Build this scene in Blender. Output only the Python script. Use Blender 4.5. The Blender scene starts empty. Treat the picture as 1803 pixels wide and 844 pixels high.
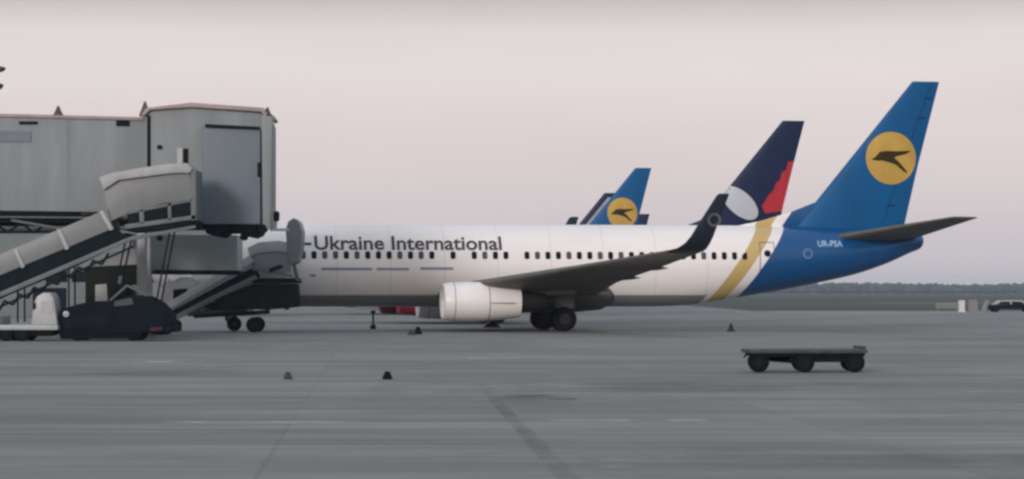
import bpy, bmesh, math, random
from mathutils import Vector, Matrix
import numpy as np
R = math.radians
random.seed(7)
scn = bpy.context.scene
COL = scn.collection

# ------------------------------------------------------------------ camera, sky, sun, exposure
FPX, HX, HY, EYE = 4654.0, 901.5, 514.0, 1.9      # lens in photo pixels, horizon row, eye height (m)
cam = bpy.data.cameras.new('camera'); camo = bpy.data.objects.new('camera', cam); COL.objects.link(camo)
cam.sensor_width = 36; cam.lens = 36 * FPX / 1803.0
cam.shift_y = (HY - 422.0) / 1803.0
cam.clip_start = 0.5; cam.clip_end = 12000
camo.location = (0, 0, EYE); camo.rotation_euler = (R(90), 0, 0)
scn.camera = camo

SUN_EL, SUN_AZ = R(14), math.atan2(-0.34, -0.94)   # behind the camera, a little to its left
to_sun = Vector((-0.34, -0.94, 0)).normalized() * math.cos(SUN_EL) + Vector((0, 0, math.sin(SUN_EL)))
world = bpy.data.worlds.new('World'); scn.world = world; world.use_nodes = True
nt = world.node_tree; nt.nodes.clear()
wo = nt.nodes.new('ShaderNodeOutputWorld')
sky = nt.nodes.new('ShaderNodeTexSky'); sky.sky_type = 'NISHITA'; sky.sun_disc = False
sky.sun_elevation = SUN_EL; sky.sun_rotation = math.atan2(to_sun.x, to_sun.y)
sky.dust_density = 4.0; sky.air_density = 1.5
b1 = nt.nodes.new('ShaderNodeBackground'); b1.inputs['Strength'].default_value = 0.05
nt.links.new(sky.outputs[0], b1.inputs[0])
# pale dusk cloud deck over the whole sky, dark band added at frame top
tc = nt.nodes.new('ShaderNodeTexCoord'); sp = nt.nodes.new('ShaderNodeSeparateXYZ')
nt.links.new(tc.outputs['Generated'], sp.inputs[0])
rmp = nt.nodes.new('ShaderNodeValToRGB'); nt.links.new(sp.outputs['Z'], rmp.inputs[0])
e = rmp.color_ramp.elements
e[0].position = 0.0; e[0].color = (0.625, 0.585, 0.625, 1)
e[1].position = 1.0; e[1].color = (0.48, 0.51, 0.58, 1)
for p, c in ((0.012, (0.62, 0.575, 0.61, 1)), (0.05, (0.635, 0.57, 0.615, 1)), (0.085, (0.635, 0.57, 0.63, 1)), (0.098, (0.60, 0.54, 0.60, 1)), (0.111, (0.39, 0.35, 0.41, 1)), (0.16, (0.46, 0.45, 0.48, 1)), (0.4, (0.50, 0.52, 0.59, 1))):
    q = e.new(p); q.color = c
mp = nt.nodes.new('ShaderNodeMapping'); mp.inputs['Scale'].default_value = (3, 3, 14)
ns = nt.nodes.new('ShaderNodeTexNoise'); ns.inputs['Scale'].default_value = 2.0; ns.inputs['Detail'].default_value = 4
nt.links.new(tc.outputs['Generated'], mp.inputs[0]); nt.links.new(mp.outputs[0], ns.inputs['Vector'])
mr = nt.nodes.new('ShaderNodeMapRange'); mr.inputs['From Min'].default_value = .3; mr.inputs['From Max'].default_value = .7
mr.inputs['To Min'].default_value = .955; mr.inputs['To Max'].default_value = 1.035
nt.links.new(ns.outputs['Fac'], mr.inputs['Value'])
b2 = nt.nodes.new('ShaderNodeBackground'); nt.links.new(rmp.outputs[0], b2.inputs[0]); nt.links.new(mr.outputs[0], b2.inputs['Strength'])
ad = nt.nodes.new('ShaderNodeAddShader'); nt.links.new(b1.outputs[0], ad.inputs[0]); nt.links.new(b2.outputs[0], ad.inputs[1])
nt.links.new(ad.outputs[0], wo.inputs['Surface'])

sl = bpy.data.lights.new('sun', 'SUN'); so = bpy.data.objects.new('sun', sl); COL.objects.link(so)
sl.energy = 1.5; sl.angle = R(10); sl.color = (1.0, 0.93, 0.95)
so.rotation_euler = to_sun.to_track_quat('Z', 'Y').to_euler(); so.location = (-20, -40, 40)

scn.view_settings.view_transform = 'Standard'; scn.view_settings.look = 'None'
scn.view_settings.exposure = 0; scn.view_settings.gamma = 1; scn.view_settings.use_curve_mapping = False
scn.cycles.use_denoising = True
scn.cycles.filter_width = 2.7
scn.cycles.max_bounces = 6; scn.cycles.volume_bounces = 0

# ------------------------------------------------------------------ materials
def new_mat(name):
    m = bpy.data.materials.new(name); m.use_nodes = True
    return m, m.node_tree, m.node_tree.nodes['Principled BSDF']
def N(t, kind, **kw):
    n = t.nodes.new(kind)
    for k, v in kw.items(): setattr(n, k, v)
    return n
def math_node(t, op, a, b=None, clamp=False):
    n = N(t, 'ShaderNodeMath', operation=op); n.use_clamp = clamp
    for i, v in enumerate((a, b)):
        if v is None: continue
        if isinstance(v, (int, float)): n.inputs[i].default_value = v
        else: t.links.new(v, n.inputs[i])
    return n.outputs[0]
def mix_col(t, fac, a, b):
    n = N(t, 'ShaderNodeMix', data_type='RGBA')
    for s, v in ((n.inputs['Factor'], fac), (n.inputs['A'], a), (n.inputs['B'], b)):
        if isinstance(v, (int, float)): s.default_value = v
        elif isinstance(v, tuple): s.default_value = (*v[:3], 1)
        else: t.links.new(v, s)
    return n.outputs['Result']
def noise(t, scale, vscale=(1, 1, 1), detail=5, rough=.6):
    c = N(t, 'ShaderNodeTexCoord'); m = N(t, 'ShaderNodeMapping'); m.inputs['Scale'].default_value = vscale
    n = N(t, 'ShaderNodeTexNoise'); n.inputs['Scale'].default_value = scale; n.inputs['Detail'].default_value = detail; n.inputs['Roughness'].default_value = rough
    t.links.new(c.outputs['Object'], m.inputs[0]); t.links.new(m.outputs[0], n.inputs['Vector'])
    return n.outputs['Fac']
def maprange(t, v, a, b, c, d):
    n = N(t, 'ShaderNodeMapRange'); t.links.new(v, n.inputs['Value'])
    for k, x in zip(('From Min', 'From Max', 'To Min', 'To Max'), (a, b, c, d)): n.inputs[k].default_value = x
    return n.outputs[0]
def M(name, col, rough=.5, metal=0, var=.18, scale=1.5, vs=(1, 1, .4), bump=0):
    m, t, p = new_mat(name)
    f = maprange(t, noise(t, scale, vs), .35, .68, 0, 1)
    dark = tuple(c * (1 - var) for c in col); lite = tuple(min(1, c * (1 + var * .5)) for c in col)
    t.links.new(mix_col(t, f, dark, lite), p.inputs['Base Color'])
    p.inputs['Roughness'].default_value = rough; p.inputs['Metallic'].default_value = metal
    p.inputs['Specular IOR Level'].default_value = .05 if max(col) < .022 else (.2 if max(col) < .3 else .4)
    if bump:
        b = N(t, 'ShaderNodeBump'); b.inputs['Strength'].default_value = bump; b.inputs['Distance'].default_value = .02
        t.links.new(noise(t, scale * 6), b.inputs['Height']); t.links.new(b.outputs[0], p.inputs['Normal'])
    return m
white = M('white_paint', (.78, .77, .77), .35, var=.05, scale=.8)
wing_grey = M('wing_grey', (.115, .112, .105), .55, var=.12)
blue = M('fin_blue', (.001, .082, .235), .35, var=.12, scale=.5)
navy = M('navy_paint', (.008, .018, .06), .35, var=.1)
blackish = M('dark_rubber', (.007, .008, .010), .8, var=.2)
metal = M('bare_metal', (.35, .35, .36), .35, .8, var=.15)
dark_metal = M('dark_metal', (.02, .021, .024), .5, .3, var=.2)
gold = M('gold_paint', (.46, .30, .06), .45, var=.15, scale=1.2)
emblem_dark = M('emblem_dark', (.03, .022, .004), .5)
letter_dark = M('lettering_grey', (.06, .055, .075), .5, var=.1)
pale_mark = M('pale_marking', (.32, .5, .72), .5, var=.1)
violet_mark = M('violet_marking', (.25, .26, .40), .5, var=.1)
red = M('red_paint', (.42, .02, .035), .4, var=.15)
white_oval = M('oval_white', (.44, .48, .54), .4, var=.06)
glass_dark = M('dark_glass', (.006, .010, .015), .6, var=.1)
winglet_mark = M('winglet_mark', (.10, .11, .12), .5)
bridge_grey = M('bridge_panel', (.21, .24, .262), .55, var=.2, scale=.5, vs=(1.6, 1, .35))
bridge_blue = M('bridge_panel_blue', (.13, .165, .20), .5, var=.12, scale=.4)
bridge_roof = M('bridge_roof', (.30, .25, .25), .6, var=.2)  # sky light caught by the roof is put into this paler colour
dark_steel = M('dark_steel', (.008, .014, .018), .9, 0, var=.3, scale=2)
grey_steel = M('grey_steel', (.11, .13, .145), .55, .1, var=.2, scale=2)
pale_panel = M('pale_panel', (.30, .32, .34), .5, var=.15, scale=1.2)
canopy_mat = M('canopy_sheet', (.17, .19, .205), .4, var=.15, scale=.7)
truck_dark = M('truck_navy', (.006, .009, .015), .8, var=.3, scale=1)
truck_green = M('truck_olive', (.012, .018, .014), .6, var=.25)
van_white = M('van_white', (.32, .35, .37), .4, var=.12)
annex_mat = M('annex_wall', (.15, .18, .19), .7, var=.15, scale=.15)
roofband = M('annex_band', (.06, .07, .075), .6)
cone_dark = M('cone_dark', (.03, .02, .025), .7)
barrier_pink = M('barrier_pale', (.20, .18, .20), .6)
olive_pale = M('sign_green', (.16, .19, .17), .6)
deck_grey = M('deck_grey', (.055, .062, .068), .45, .2, var=.3, scale=2)

def apron_material():
    m, t, p = new_mat('apron_concrete')
    c = N(t, 'ShaderNodeTexCoord')
    streak = maprange(t, noise(t, 1.0, (.07, .5, 1), 6, .68), .38, .64, 0, 1)
    broad = maprange(t, noise(t, 1.0, (.05, .11, 1), 4, .55), .38, .62, 0, 1)
    fine = maprange(t, noise(t, 1.0, (2.2, 5.0, 1), 6, .7), .3, .7, .93, 1.07)
    col = mix_col(t, streak, (.128, .136, .132), (.255, .262, .254))
    col = mix_col(t, math_node(t, 'MULTIPLY', broad, .65), col, (.128, .136, .131))
    # poured slabs 7.5 m x 6 m, each a shade of its own, tar in the joints
    br = N(t, 'ShaderNodeTexBrick'); br.offset = 0
    br.inputs['Scale'].default_value = 1; br.inputs['Brick Width'].default_value = 7.5; br.inputs['Row Height'].default_value = 6.0
    br.inputs['Mortar Size'].default_value = .035; br.inputs['Mortar Smooth'].default_value = .2
    br.inputs['Color1'].default_value = (.80, .80, .81, 1); br.inputs['Color2'].default_value = (1.16, 1.16, 1.14, 1); br.inputs['Mortar'].default_value = (.72, .72, .73, 1)
    mp = N(t, 'ShaderNodeMapping'); mp.inputs['Rotation'].default_value = (0, 0, R(-3)); mp.inputs['Location'].default_value = (1.2, 2, 0)
    t.links.new(c.outputs['Object'], mp.inputs[0]); t.links.new(mp.outputs[0], br.inputs['Vector'])
    mul = N(t, 'ShaderNodeMix', data_type='RGBA', blend_type='MULTIPLY'); mul.inputs['Factor'].default_value = .5
    t.links.new(col, mul.inputs['A']); t.links.new(br.outputs['Color'], mul.inputs['B'])
    sc = N(t, 'ShaderNodeVectorMath', operation='SCALE'); t.links.new(mul.outputs['Result'], sc.inputs[0]); t.links.new(fine, sc.inputs['Scale'])
    # worn pale dashes and dark rubber / oil patches
    pale = maprange(t, noise(t, 1.0, (.11, 1.3, 1), 3, .5), .60, .68, 0, .6)
    col2 = mix_col(t, pale, sc.outputs[0], (.29, .295, .285))
    oil = maprange(t, noise(t, 1.0, (.16, .3, 1), 5, .65), .56, .70, 0, .4)
    col3 = mix_col(t, oil, col2, (.085, .09, .095))
    t.links.new(col3, p.inputs['Base Color'])
    p.inputs['Roughness'].default_value = .85
    b = N(t, 'ShaderNodeBump'); b.inputs['Strength'].default_value = .25; b.inputs['Distance'].default_value = .02
    t.links.new(noise(t, 3.0), b.inputs['Height']); t.links.new(b.outputs[0], p.inputs['Normal'])
    return m
def worn_material(name, col, lo=.42, hi=.62, vs=(.8, 1.5, 1), amount=.8):
    m, t, p = new_mat(name)
    p.inputs['Base Color'].default_value = (*col, 1); p.inputs['Roughness'].default_value = .85
    c = N(t, 'ShaderNodeTexCoord'); s = N(t, 'ShaderNodeSeparateXYZ'); t.links.new(c.outputs['Generated'], s.inputs[0])
    ex = math_node(t, 'MULTIPLY', math_node(t, 'PINGPONG', s.outputs['X'], .5), 5, True)
    ey = math_node(t, 'MULTIPLY', math_node(t, 'PINGPONG', s.outputs['Y'], .5), 2.6, True)
    n = maprange(t, noise(t, 1.0, vs, 5, .65), lo, hi, 0, amount)
    t.links.new(math_node(t, 'MULTIPLY', n, math_node(t, 'MULTIPLY', ex, ey)), p.inputs['Alpha'])
    return m
def livery_material(kind):
    m, t, p = new_mat('fuselage_' + kind)
    c = N(t, 'ShaderNodeTexCoord'); s = N(t, 'ShaderNodeSeparateXYZ'); t.links.new(c.outputs['Object'], s.inputs[0])
    d = math_node(t, 'SUBTRACT', s.outputs['X'], math_node(t, 'MULTIPLY', math_node(t, 'SUBTRACT', s.outputs['Z'], 1.7), .69))
    body = mix_col(t, maprange(t, noise(t, .9, (.25, 1, 1.4)), .35, .7, 0, 1), (.73, .725, .73), (.80, .79, .79))
    # frame joints every 2.6 m
    fr = math_node(t, 'LESS_THAN', math_node(t, 'PINGPONG', math_node(t, 'ADD', s.outputs['X'], .4), 1.3), .018)
    body = mix_col(t, math_node(t, 'MULTIPLY', fr, .35), body, (.3, .3, .3))
    if kind == 'main':
        g = math_node(t, 'MULTIPLY', math_node(t, 'GREATER_THAN', d, 7.78), math_node(t, 'LESS_THAN', d, 8.62))
        body = mix_col(t, g, body, (.50, .37, .15))
        body = mix_col(t, math_node(t, 'GREATER_THAN', d, 9.2), body, (.001, .066, .215))
    elif kind == 'navy':
        body = mix_col(t, math_node(t, 'GREATER_THAN', d, 7.0), body, (.008, .018, .06))
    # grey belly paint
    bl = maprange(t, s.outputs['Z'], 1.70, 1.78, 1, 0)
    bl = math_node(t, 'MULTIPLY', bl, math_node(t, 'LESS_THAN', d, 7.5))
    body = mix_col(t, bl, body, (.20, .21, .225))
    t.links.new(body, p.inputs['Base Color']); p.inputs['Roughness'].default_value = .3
    p.inputs['Coat Weight'].default_value = .15
    return m

# ------------------------------------------------------------------ object helpers
def tag(o, label=None, cat=None, group=None, kind=None):
    if label: o['label'] = label
    if cat: o['category'] = cat
    if group: o['group'] = group
    if kind: o['kind'] = kind
    return o
def link_mesh(name, me, parent=None, mats=()):
    for m in mats: me.materials.append(m)
    o = bpy.data.objects.new(name, me); COL.objects.link(o); o.parent = parent
    return o
def from_bm(name, bm, mat, parent=None, smooth=False, loc=None):
    bmesh.ops.recalc_face_normals(bm, faces=bm.faces[:])
    me = bpy.data.meshes.new(name); bm.to_mesh(me); bm.free()
    if smooth:
        for f in me.polygons: f.use_smooth = True
    o = link_mesh(name, me, parent, mat if isinstance(mat, (list, tuple)) else (mat,))
    if loc: o.location = loc
    if smooth == 'auto':
        for f in me.polygons: f.use_smooth = True
        try: me.set_sharp_from_angle(angle=R(38))
        except Exception: pass
    return o
def empty(name, loc, rz=0):
    o = bpy.data.objects.new(name, None); COL.objects.link(o); o.location = loc; o.rotation_euler.z = rz
    o.empty_display_size = .5
    return o
def add_box(bm, x0, x1, y0, y1, z0, z1, bev=0, mi=0, skew=None):
    tmp = bmesh.new()
    vs = [tmp.verts.new((x, y, z)) for z in (z0, z1) for y in (y0, y1) for x in (x0, x1)]
    for q in ((0, 2, 3, 1), (4, 5, 7, 6), (0, 1, 5, 4), (2, 6, 7, 3), (0, 4, 6, 2), (1, 3, 7, 5)): tmp.faces.new([vs[i] for i in q])
    if bev: bmesh.ops.bevel(tmp, geom=tmp.edges[:], offset=bev, segments=2, affect='EDGES', profile=.6)
    merge(bm, tmp, mi)
def merge(bm, tmp, mi=0):
    vm = {v: bm.verts.new(v.co) for v in tmp.verts}
    for f in tmp.faces:
        try: g = bm.faces.new([vm[v] for v in f.verts]); g.material_index = mi
        except ValueError: pass
    tmp.free()
def add_prism(bm, pts, y0, y1, bev=0, mi=0):
    """outline pts (x,z) extruded through y"""
    tmp = bmesh.new()
    a = [tmp.verts.new((x, y0, z)) for x, z in pts]; b = [tmp.verts.new((x, y1, z)) for x, z in pts]
    n = len(pts); tmp.faces.new(a); tmp.faces.new(b[::-1])
    for i in range(n): tmp.faces.new((a[i], b[i], b[(i + 1) % n], a[(i + 1) % n]))
    bmesh.ops.recalc_face_normals(tmp, faces=tmp.faces[:])
    if bev: bmesh.ops.bevel(tmp, geom=tmp.edges[:], offset=bev, segments=2, affect='EDGES', profile=.6)
    merge(bm, tmp, mi)
def add_tube(bm, p, q, r, r2=None, seg=10, mi=0):
    p, q = Vector(p), Vector(q); r2 = r if r2 is None else r2
    tmp = bmesh.new(); d = q - p
    bmesh.ops.create_cone(tmp, cap_ends=True, segments=seg, radius1=r, radius2=r2, depth=d.length)
    rot = d.to_track_quat('Z', 'Y').to_matrix().to_4x4()
    bmesh.ops.transform(tmp, matrix=Matrix.Translation((p + q) / 2) @ rot, verts=tmp.verts)
    merge(bm, tmp, mi)
def add_lathe(bm, prof, centre, axis='X', seg=32, mi=0, sy=1, sz=1, close=False):
    """prof: (along, radius) list"""
    rings = []
    cx, cy, cz = centre
    for a, r in prof:
        ring = []
        for k in range(seg):
            t = 2 * math.pi * k / seg
            u, v = r * math.cos(t) * sy, r * math.sin(t) * sz
            co = (cx + a, cy + u, cz + v) if axis == 'X' else ((cx + u, cy + a, cz + v) if axis == 'Y' else (cx + u, cy + v, cz + a))
            ring.append(bm.verts.new(co))
        rings.append(ring)
    for A, B in zip(rings, rings[1:]):
        for k in range(seg):
            f = bm.faces.new((A[k], A[(k + 1) % seg], B[(k + 1) % seg], B[k])); f.material_index = mi
    if close:
        for r in (rings[0], rings[-1]):
            f = bm.faces.new(r); f.material_index = mi
def obj_box(name, mat, parent, *a, bev=0.02, **k):
    bm = bmesh.new(); add_box(bm, *a, bev=bev, **k); return from_bm(name, bm, mat, parent, smooth='auto')
def obj_prism(name, mat, parent, pts, y0, y1, bev=.02):
    bm = bmesh.new(); add_prism(bm, pts, y0, y1, bev); return from_bm(name, bm, mat, parent, smooth='auto')
def wheel(parent, x, y, z, r, w, name='wheel', rim=True):
    """tyre and rim about the y axis"""
    bm = bmesh.new()
    h = w / 2
    add_lathe(bm, [(-h * .9, r * .55), (-h, r * .8), (-h * .75, r * .96), (-h * .3, r), (h * .3, r), (h * .75, r * .96), (h, r * .8), (h * .9, r * .55)], (0, 0, 0), 'Y', 28, 0, close=True)
    add_lathe(bm, [(-h * 1.0, .05 * r), (-h * .96, r * .2), (-h * .93, r * .5)], (0, 0, 0), 'Y', 20, 1)
    add_lathe(bm, [(h * 1.0, .05 * r), (h * .96, r * .2), (h * .93, r * .5)], (0, 0, 0), 'Y', 20, 1)
    return from_bm(name, bm, (blackish, dark_steel), parent, smooth='auto', loc=(x, y, z))

# where a point of the photo at distance Y lies, relative to a thing's base
def WX(px, Y): return (px - HX) / FPX * Y
def WZ(py, Y): return EYE + (HY - py) / FPX * Y

# ------------------------------------------------------------------ ground, horizon, haze
def sheet(name, pts, z, mat):
    bm = bmesh.new(); bm.faces.new([bm.verts.new((x, y, z)) for x, y in pts])
    o = from_bm(name, bm, mat); o['kind'] = 'structure'; return o
grass_mat = M('field_grass', (.060, .072, .062), .9, var=.35, scale=.02, vs=(.5, 2, 1))
sheet('ground', [(-7000, -400), (7000, -400), (7000, 9000), (-7000, 9000)], -.03, grass_mat)
sheet('apron', [(-600, -120), (600, -120), (600, 232), (30, 232), (24, 240), (24, 520), (-600, 520)], 0, apron_material())
sheet('shoulder', [(24.2, 240.2), (30.1, 232.2), (600, 232.2), (600, 262), (24.2, 262)], -.004, M('shoulder_concrete', (.245, .25, .25), .9, var=.15, scale=.05, vs=(.3, 2, 1)))
sheet('taxiway', [(60, 420), (900, 400), (900, 470), (60, 480)], -.02, M('taxiway_asphalt', (.12, .125, .13), .9, scale=.05))
paint = worn_material('worn_paint', (.46, .46, .46), .35, .6)
patch = worn_material('pale_patch', (.29, .295, .285), .35, .6, (.35, .8, 1), .75)
darkp = worn_material('dark_patch', (.10, .106, .105), .38, .68, (.25, .3, 1), .42)
def GY(py): return FPX * EYE / (py - HY)
def bar(x0, x1, y0, y1, mat, z=.004, name='painted_marking'):
    Ya, Yb = GY(y1), GY(y0); Ym = (Ya + Yb) / 2
    sheet(name, [(WX(x0, Ym), Ya), (WX(x1, Ym), Ya), (WX(x1, Ym), Yb), (WX(x0, Ym), Yb)], z, mat)
bar(818, 862, 629, 635, paint)
bar(900, 1045, 675, 681, paint); bar(930, 1135, 738, 743, paint); bar(1165, 1252, 737, 744, paint)
bar(270, 650, 741, 747, paint); bar(-60, 160, 634, 640, patch); bar(230, 318, 634, 641, paint)
bar(345, 420, 640, 650, patch); bar(1730, 1900, 589, 596, patch); bar(960, 1020, 700, 706, patch)
bar(540, 1250, 590, 600, patch, name='repair_patch'); bar(1430, 1700, 642, 650, patch)
bar(1000, 1640, 666, 700, darkp, name='asphalt_repair'); bar(120, 420, 650, 664, darkp, name='asphalt_repair')
bar(1180, 2000, 780, 836, darkp, name='asphalt_repair'); bar(640, 1000, 655, 735, patch, name='repair_patch'); bar(380, 930, 598, 628, patch, name='repair_patch'); bar(860, 1200, 690, 718, patch, name='repair_patch'); bar(-80, 420, 604, 622, patch, name='repair_patch'); bar(1500, 1950, 690, 740, patch, name='repair_patch')
bar(540, 1310, 546, 556, patch, name='repair_patch')
bar(1010, 1290, 797, 838, patch, name='repair_patch')
# long tar joint running towards the stand, with a paler strip beside it
sheet('tar_joint', [(-.95, 59), (-.80, 59), (1.02, 20), (.75, 20)], .008, worn_material('tar', (.09, .092, .098), .38, .66, (1.5, .3, 1), .38))


# far wood: one mass on the horizon
def forest():
    rnd = random.Random(3); bm = bmesh.new()
    for k in range(2600):
        X = rnd.uniform(-900, 1000); Y = rnd.choice((2500, 2560, 2640)) + rnd.uniform(-25, 25)
        h = rnd.uniform(9.2, 11) + 1.2 * math.sin(X * .011) + .5 * math.sin(X * .037 + 1); w = rnd.uniform(4, 8)
        tmp = bmesh.new(); bmesh.ops.create_icosphere(tmp, subdivisions=1, radius=1)
        for v in tmp.verts: v.co *= rnd.uniform(.8, 1.2)
        bmesh.ops.transform(tmp, matrix=Matrix.Translation((X, Y, h * .5)) @ Matrix.Diagonal((w, w, h * .52, 1)), verts=tmp.verts)
        merge(bm, tmp)
    o = from_bm('forest', bm, M('forest_leaves', (.05, .07, .06), .9, var=.4, scale=.05))
    tag(o, 'dark far-off wood low along the horizon', 'forest', kind='stuff')
forest()
hz, t, p = new_mat('haze_air'); t.nodes.remove(p)
pv = N(t, 'ShaderNodeVolumePrincipled'); pv.inputs['Color'].default_value = (.72, .84, 1.0, 1); pv.inputs['Density'].default_value = .00016; pv.inputs['Anisotropy'].default_value = .2
t.links.new(pv.outputs[0], t.nodes['Material Output'].inputs['Volume'])
bm = bmesh.new(); add_box(bm, -3000, 3000, -300, 4000, -1.2, 24); o = from_bm('haze', bm, hz); o['kind'] = 'stuff'; o['label'] = 'thin pale haze in the air'

# ------------------------------------------------------------------ the airliners
FUS = [(-19.6, 2.74, 2.66, .04), (-19.45, 3.0, 2.42, .3), (-19.1, 3.27, 2.15, .6), (-18.5, 3.6, 1.88, .92), (-17.7, 3.98, 1.64, 1.2),
       (-16.8, 4.55, 1.43, 1.48), (-15.6, 4.98, 1.27, 1.72), (-14.2, 5.15, 1.19, 1.84), (-12, 5.2, 1.17, 1.88), (-6, 5.2, 1.17, 1.88), (0, 5.2, 1.17, 1.88),
       (5, 5.2, 1.17, 1.88), (7, 5.2, 1.27, 1.87), (9.6, 5.19, 1.66, 1.80), (12.4, 5.15, 2.14, 1.58), (15.3, 5.06, 2.76, 1.15),
       (17.0, 4.96, 3.32, .82), (18.2, 4.86, 3.85, .55), (18.75, 4.80, 4.08, .42), (18.92, 4.6, 4.35, .1)]
FA = np.array(FUS)
def fus_at(x):
    i = int(np.searchsorted(FA[:, 0], x)) ; i = max(1, min(len(FA) - 1, i))
    p0, p1, p2, p3 = FA[max(0, i - 2)], FA[i - 1], FA[i], FA[min(len(FA) - 1, i + 1)]
    h = p2[0] - p1[0]; s = (x - p1[0]) / h
    m1 = (p2 - p0) / max(1e-6, p2[0] - p0[0]) * h; m2 = (p3 - p1) / max(1e-6, p3[0] - p1[0]) * h
    v = (2*s**3 - 3*s**2 + 1) * p1 + (s**3 - 2*s**2 + s) * m1 + (-2*s**3 + 3*s**2) * p2 + (s**3 - s**2) * m2
    return v[1], v[2], max(.02, v[3])
def fus_y(x, z):
    zt, zb, w = fus_at(x); c, r = (zt + zb) / 2, (zt - zb) / 2
    return w * math.sqrt(max(0.0, 1 - ((z - c) / r) ** 2))
def fuselage_bm():
    bm = bmesh.new()
    xs = list(np.concatenate([np.linspace(-19.6, -18.5, 12), np.linspace(-18.2, -12, 22), np.linspace(-10, 4, 10), np.linspace(5, 18, 34), [18.3, 18.5, 18.65, 18.75, 18.83, 18.9]]))
    rings = []
    for x in xs:
        zt, zb, w = fus_at(x); c, r = (zt + zb) / 2, (zt - zb) / 2
        rings.append([bm.verts.new((x, w * math.cos(2*math.pi*k/64), c + r * math.sin(2*math.pi*k/64))) for k in range(64)])
    for A, B in zip(rings, rings[1:]):
        for k in range(64): bm.faces.new((A[k], A[(k+1) % 64], B[(k+1) % 64], B[k]))
    bm.faces.new(rings[0]); bm.faces.new(rings[-1])
    return bm
FZ0, FZ1 = 4.85, 12.47
def fin_le(z): return 18.35 - (12.47 - z) * .825
def fin_te(z):
    return 17.85 + (z - 4.9) * .235 if z < 8.22 else 18.63 + (z - 8.22) * .263
def foil(u): return 2.6 * math.sqrt(max(u, 0)) * (1 - u) * .5 * 1.0
def fin_y(x, z):
    a, b = fin_le(z), fin_te(z); c = b - a
    u = (x - a) / c
    return .095 * c * foil(min(1, max(0, u))) + .004
US = [0, .012, .04, .09, .16, .26, .38, .52, .66, .8, .92, 1]
def fin_bm():
    bm = bmesh.new(); rings = []
    for z in np.linspace(FZ0, FZ1, 16):
        a, b = fin_le(z), fin_te(z)
        pts = [(a + (b-a)*u, -fin_y(a + (b-a)*u, z), z) for u in US] + [(a + (b-a)*u, fin_y(a + (b-a)*u, z), z) for u in US[::-1]]
        rings.append([bm.verts.new(p) for p in pts])
    n = len(rings[0])
    for A, B in zip(rings, rings[1:]):
        for k in range(n): bm.faces.new((A[k], A[(k+1) % n], B[(k+1) % n], B[k]))
    bm.faces.new(rings[0]); bm.faces.new(rings[-1])
    return bm
def loft_wing(secs):
    """sections: (y, x_le, x_te, z, half thickness, tilt of the section's normal in degrees from up)"""
    bm = bmesh.new(); rings = []
    for (y, a, b, z, th, tilt) in secs:
        ny, nz = math.sin(R(tilt)), math.cos(R(tilt)); ring = []
        for sgn, us in ((1, US), (-1, US[::-1])):
            for u in us:
                h = th * foil(u) * 2.0 * (1 if sgn > 0 else .75) + .004
                ring.append(bm.verts.new((a + (b-a)*u, y + sgn*h*ny, z + sgn*h*nz)))
        rings.append(ring)
    n = len(rings[0])
    for A, B in zip(rings, rings[1:]):
        for k in range(n): bm.faces.new((A[k], A[(k+1) % n], B[(k+1) % n], B[k]))
    bm.faces.new(rings[0]); bm.faces.new(rings[-1])
    return bm
def wing_secs(s):
    L = lambda y: -6.4 + (y - 1.9) * .595
    return [(s*1.2, L(1.2) + .9, 1.9, 1.66, .7, 0), (s*2.2, L(2.2) + .5, 1.9, 1.84, .62, 0), (s*5.8, L(5.8), 2.05, 2.34, .36, 0), (s*11, L(11), 2.95, 2.98, .20, 0), (s*16.3, L(16.3), 3.75, 3.64, .10, 0)]
def winglet_secs(s):
    return [(s*16.3, 2.17, 3.76, 3.64, .095, 0), (s*16.8, 2.5, 3.80, 3.75, .085, -s*18), (s*17.15, 2.78, 3.88, 3.98, .075, -s*45), (s*17.38, 3.0, 3.98, 4.3, .065, -s*68),
            (s*17.5, 3.25, 4.12, 4.75, .055, -s*78), (s*17.78, 4.02, 4.55, 6.02, .035, -s*80), (s*17.8, 4.14, 4.58, 6.1, .02, -s*80)]
def conform(bm, yfun, side=-1, off=.012, cuts_z=None, cuts_x=None):
    g = lambda: bm.verts[:] + bm.edges[:] + bm.faces[:]
    for z in ([] if cuts_z is None else cuts_z): bmesh.ops.bisect_plane(bm, geom=g(), plane_co=(0, 0, z), plane_no=(0, 0, 1))
    for x in ([] if cuts_x is None else cuts_x): bmesh.ops.bisect_plane(bm, geom=g(), plane_co=(x, 0, 0), plane_no=(1, 0, 0))
    bmesh.ops.triangulate(bm, faces=bm.faces[:])
    for v in bm.verts: v.co.y = side * (yfun(v.co.x, v.co.z) + off)
    return bm
def shape_bm(polys):
    bm = bmesh.new()
    for pts in polys: bm.faces.new([bm.verts.new((x, 0, z)) for x, z in pts])
    return bm
def text_bm(s, x0, z0, width, height, bold=.012, shear=0):
    cu = bpy.data.curves.new('txt', 'FONT'); cu.body = s; cu.size = 1; cu.offset = bold; cu.resolution_u = 4; cu.shear = shear
    to = bpy.data.objects.new('txt', cu); COL.objects.link(to)
    dg = bpy.context.evaluated_depsgraph_get(); me = bpy.data.meshes.new_from_object(to.evaluated_get(dg))
    bpy.data.objects.remove(to); bpy.data.curves.remove(cu)
    bm = bmesh.new(); bm.from_mesh(me); bpy.data.meshes.remove(me)
    xs = [v.co.x for v in bm.verts]; ys = [v.co.y for v in bm.verts if v.co.y > 0]
    sx = width / (max(xs) - min(xs)); sz = height / max(ys); mx = min(xs)
    for v in bm.verts: v.co = Vector((x0 + (v.co.x - mx) * sx, 0, z0 + v.co.y * sz))
    return bm
def circle(cx, cz, r, n=40): return [(cx + r*math.cos(2*math.pi*k/n), cz + r*math.sin(2*math.pi*k/n)) for k in range(n)]
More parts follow.
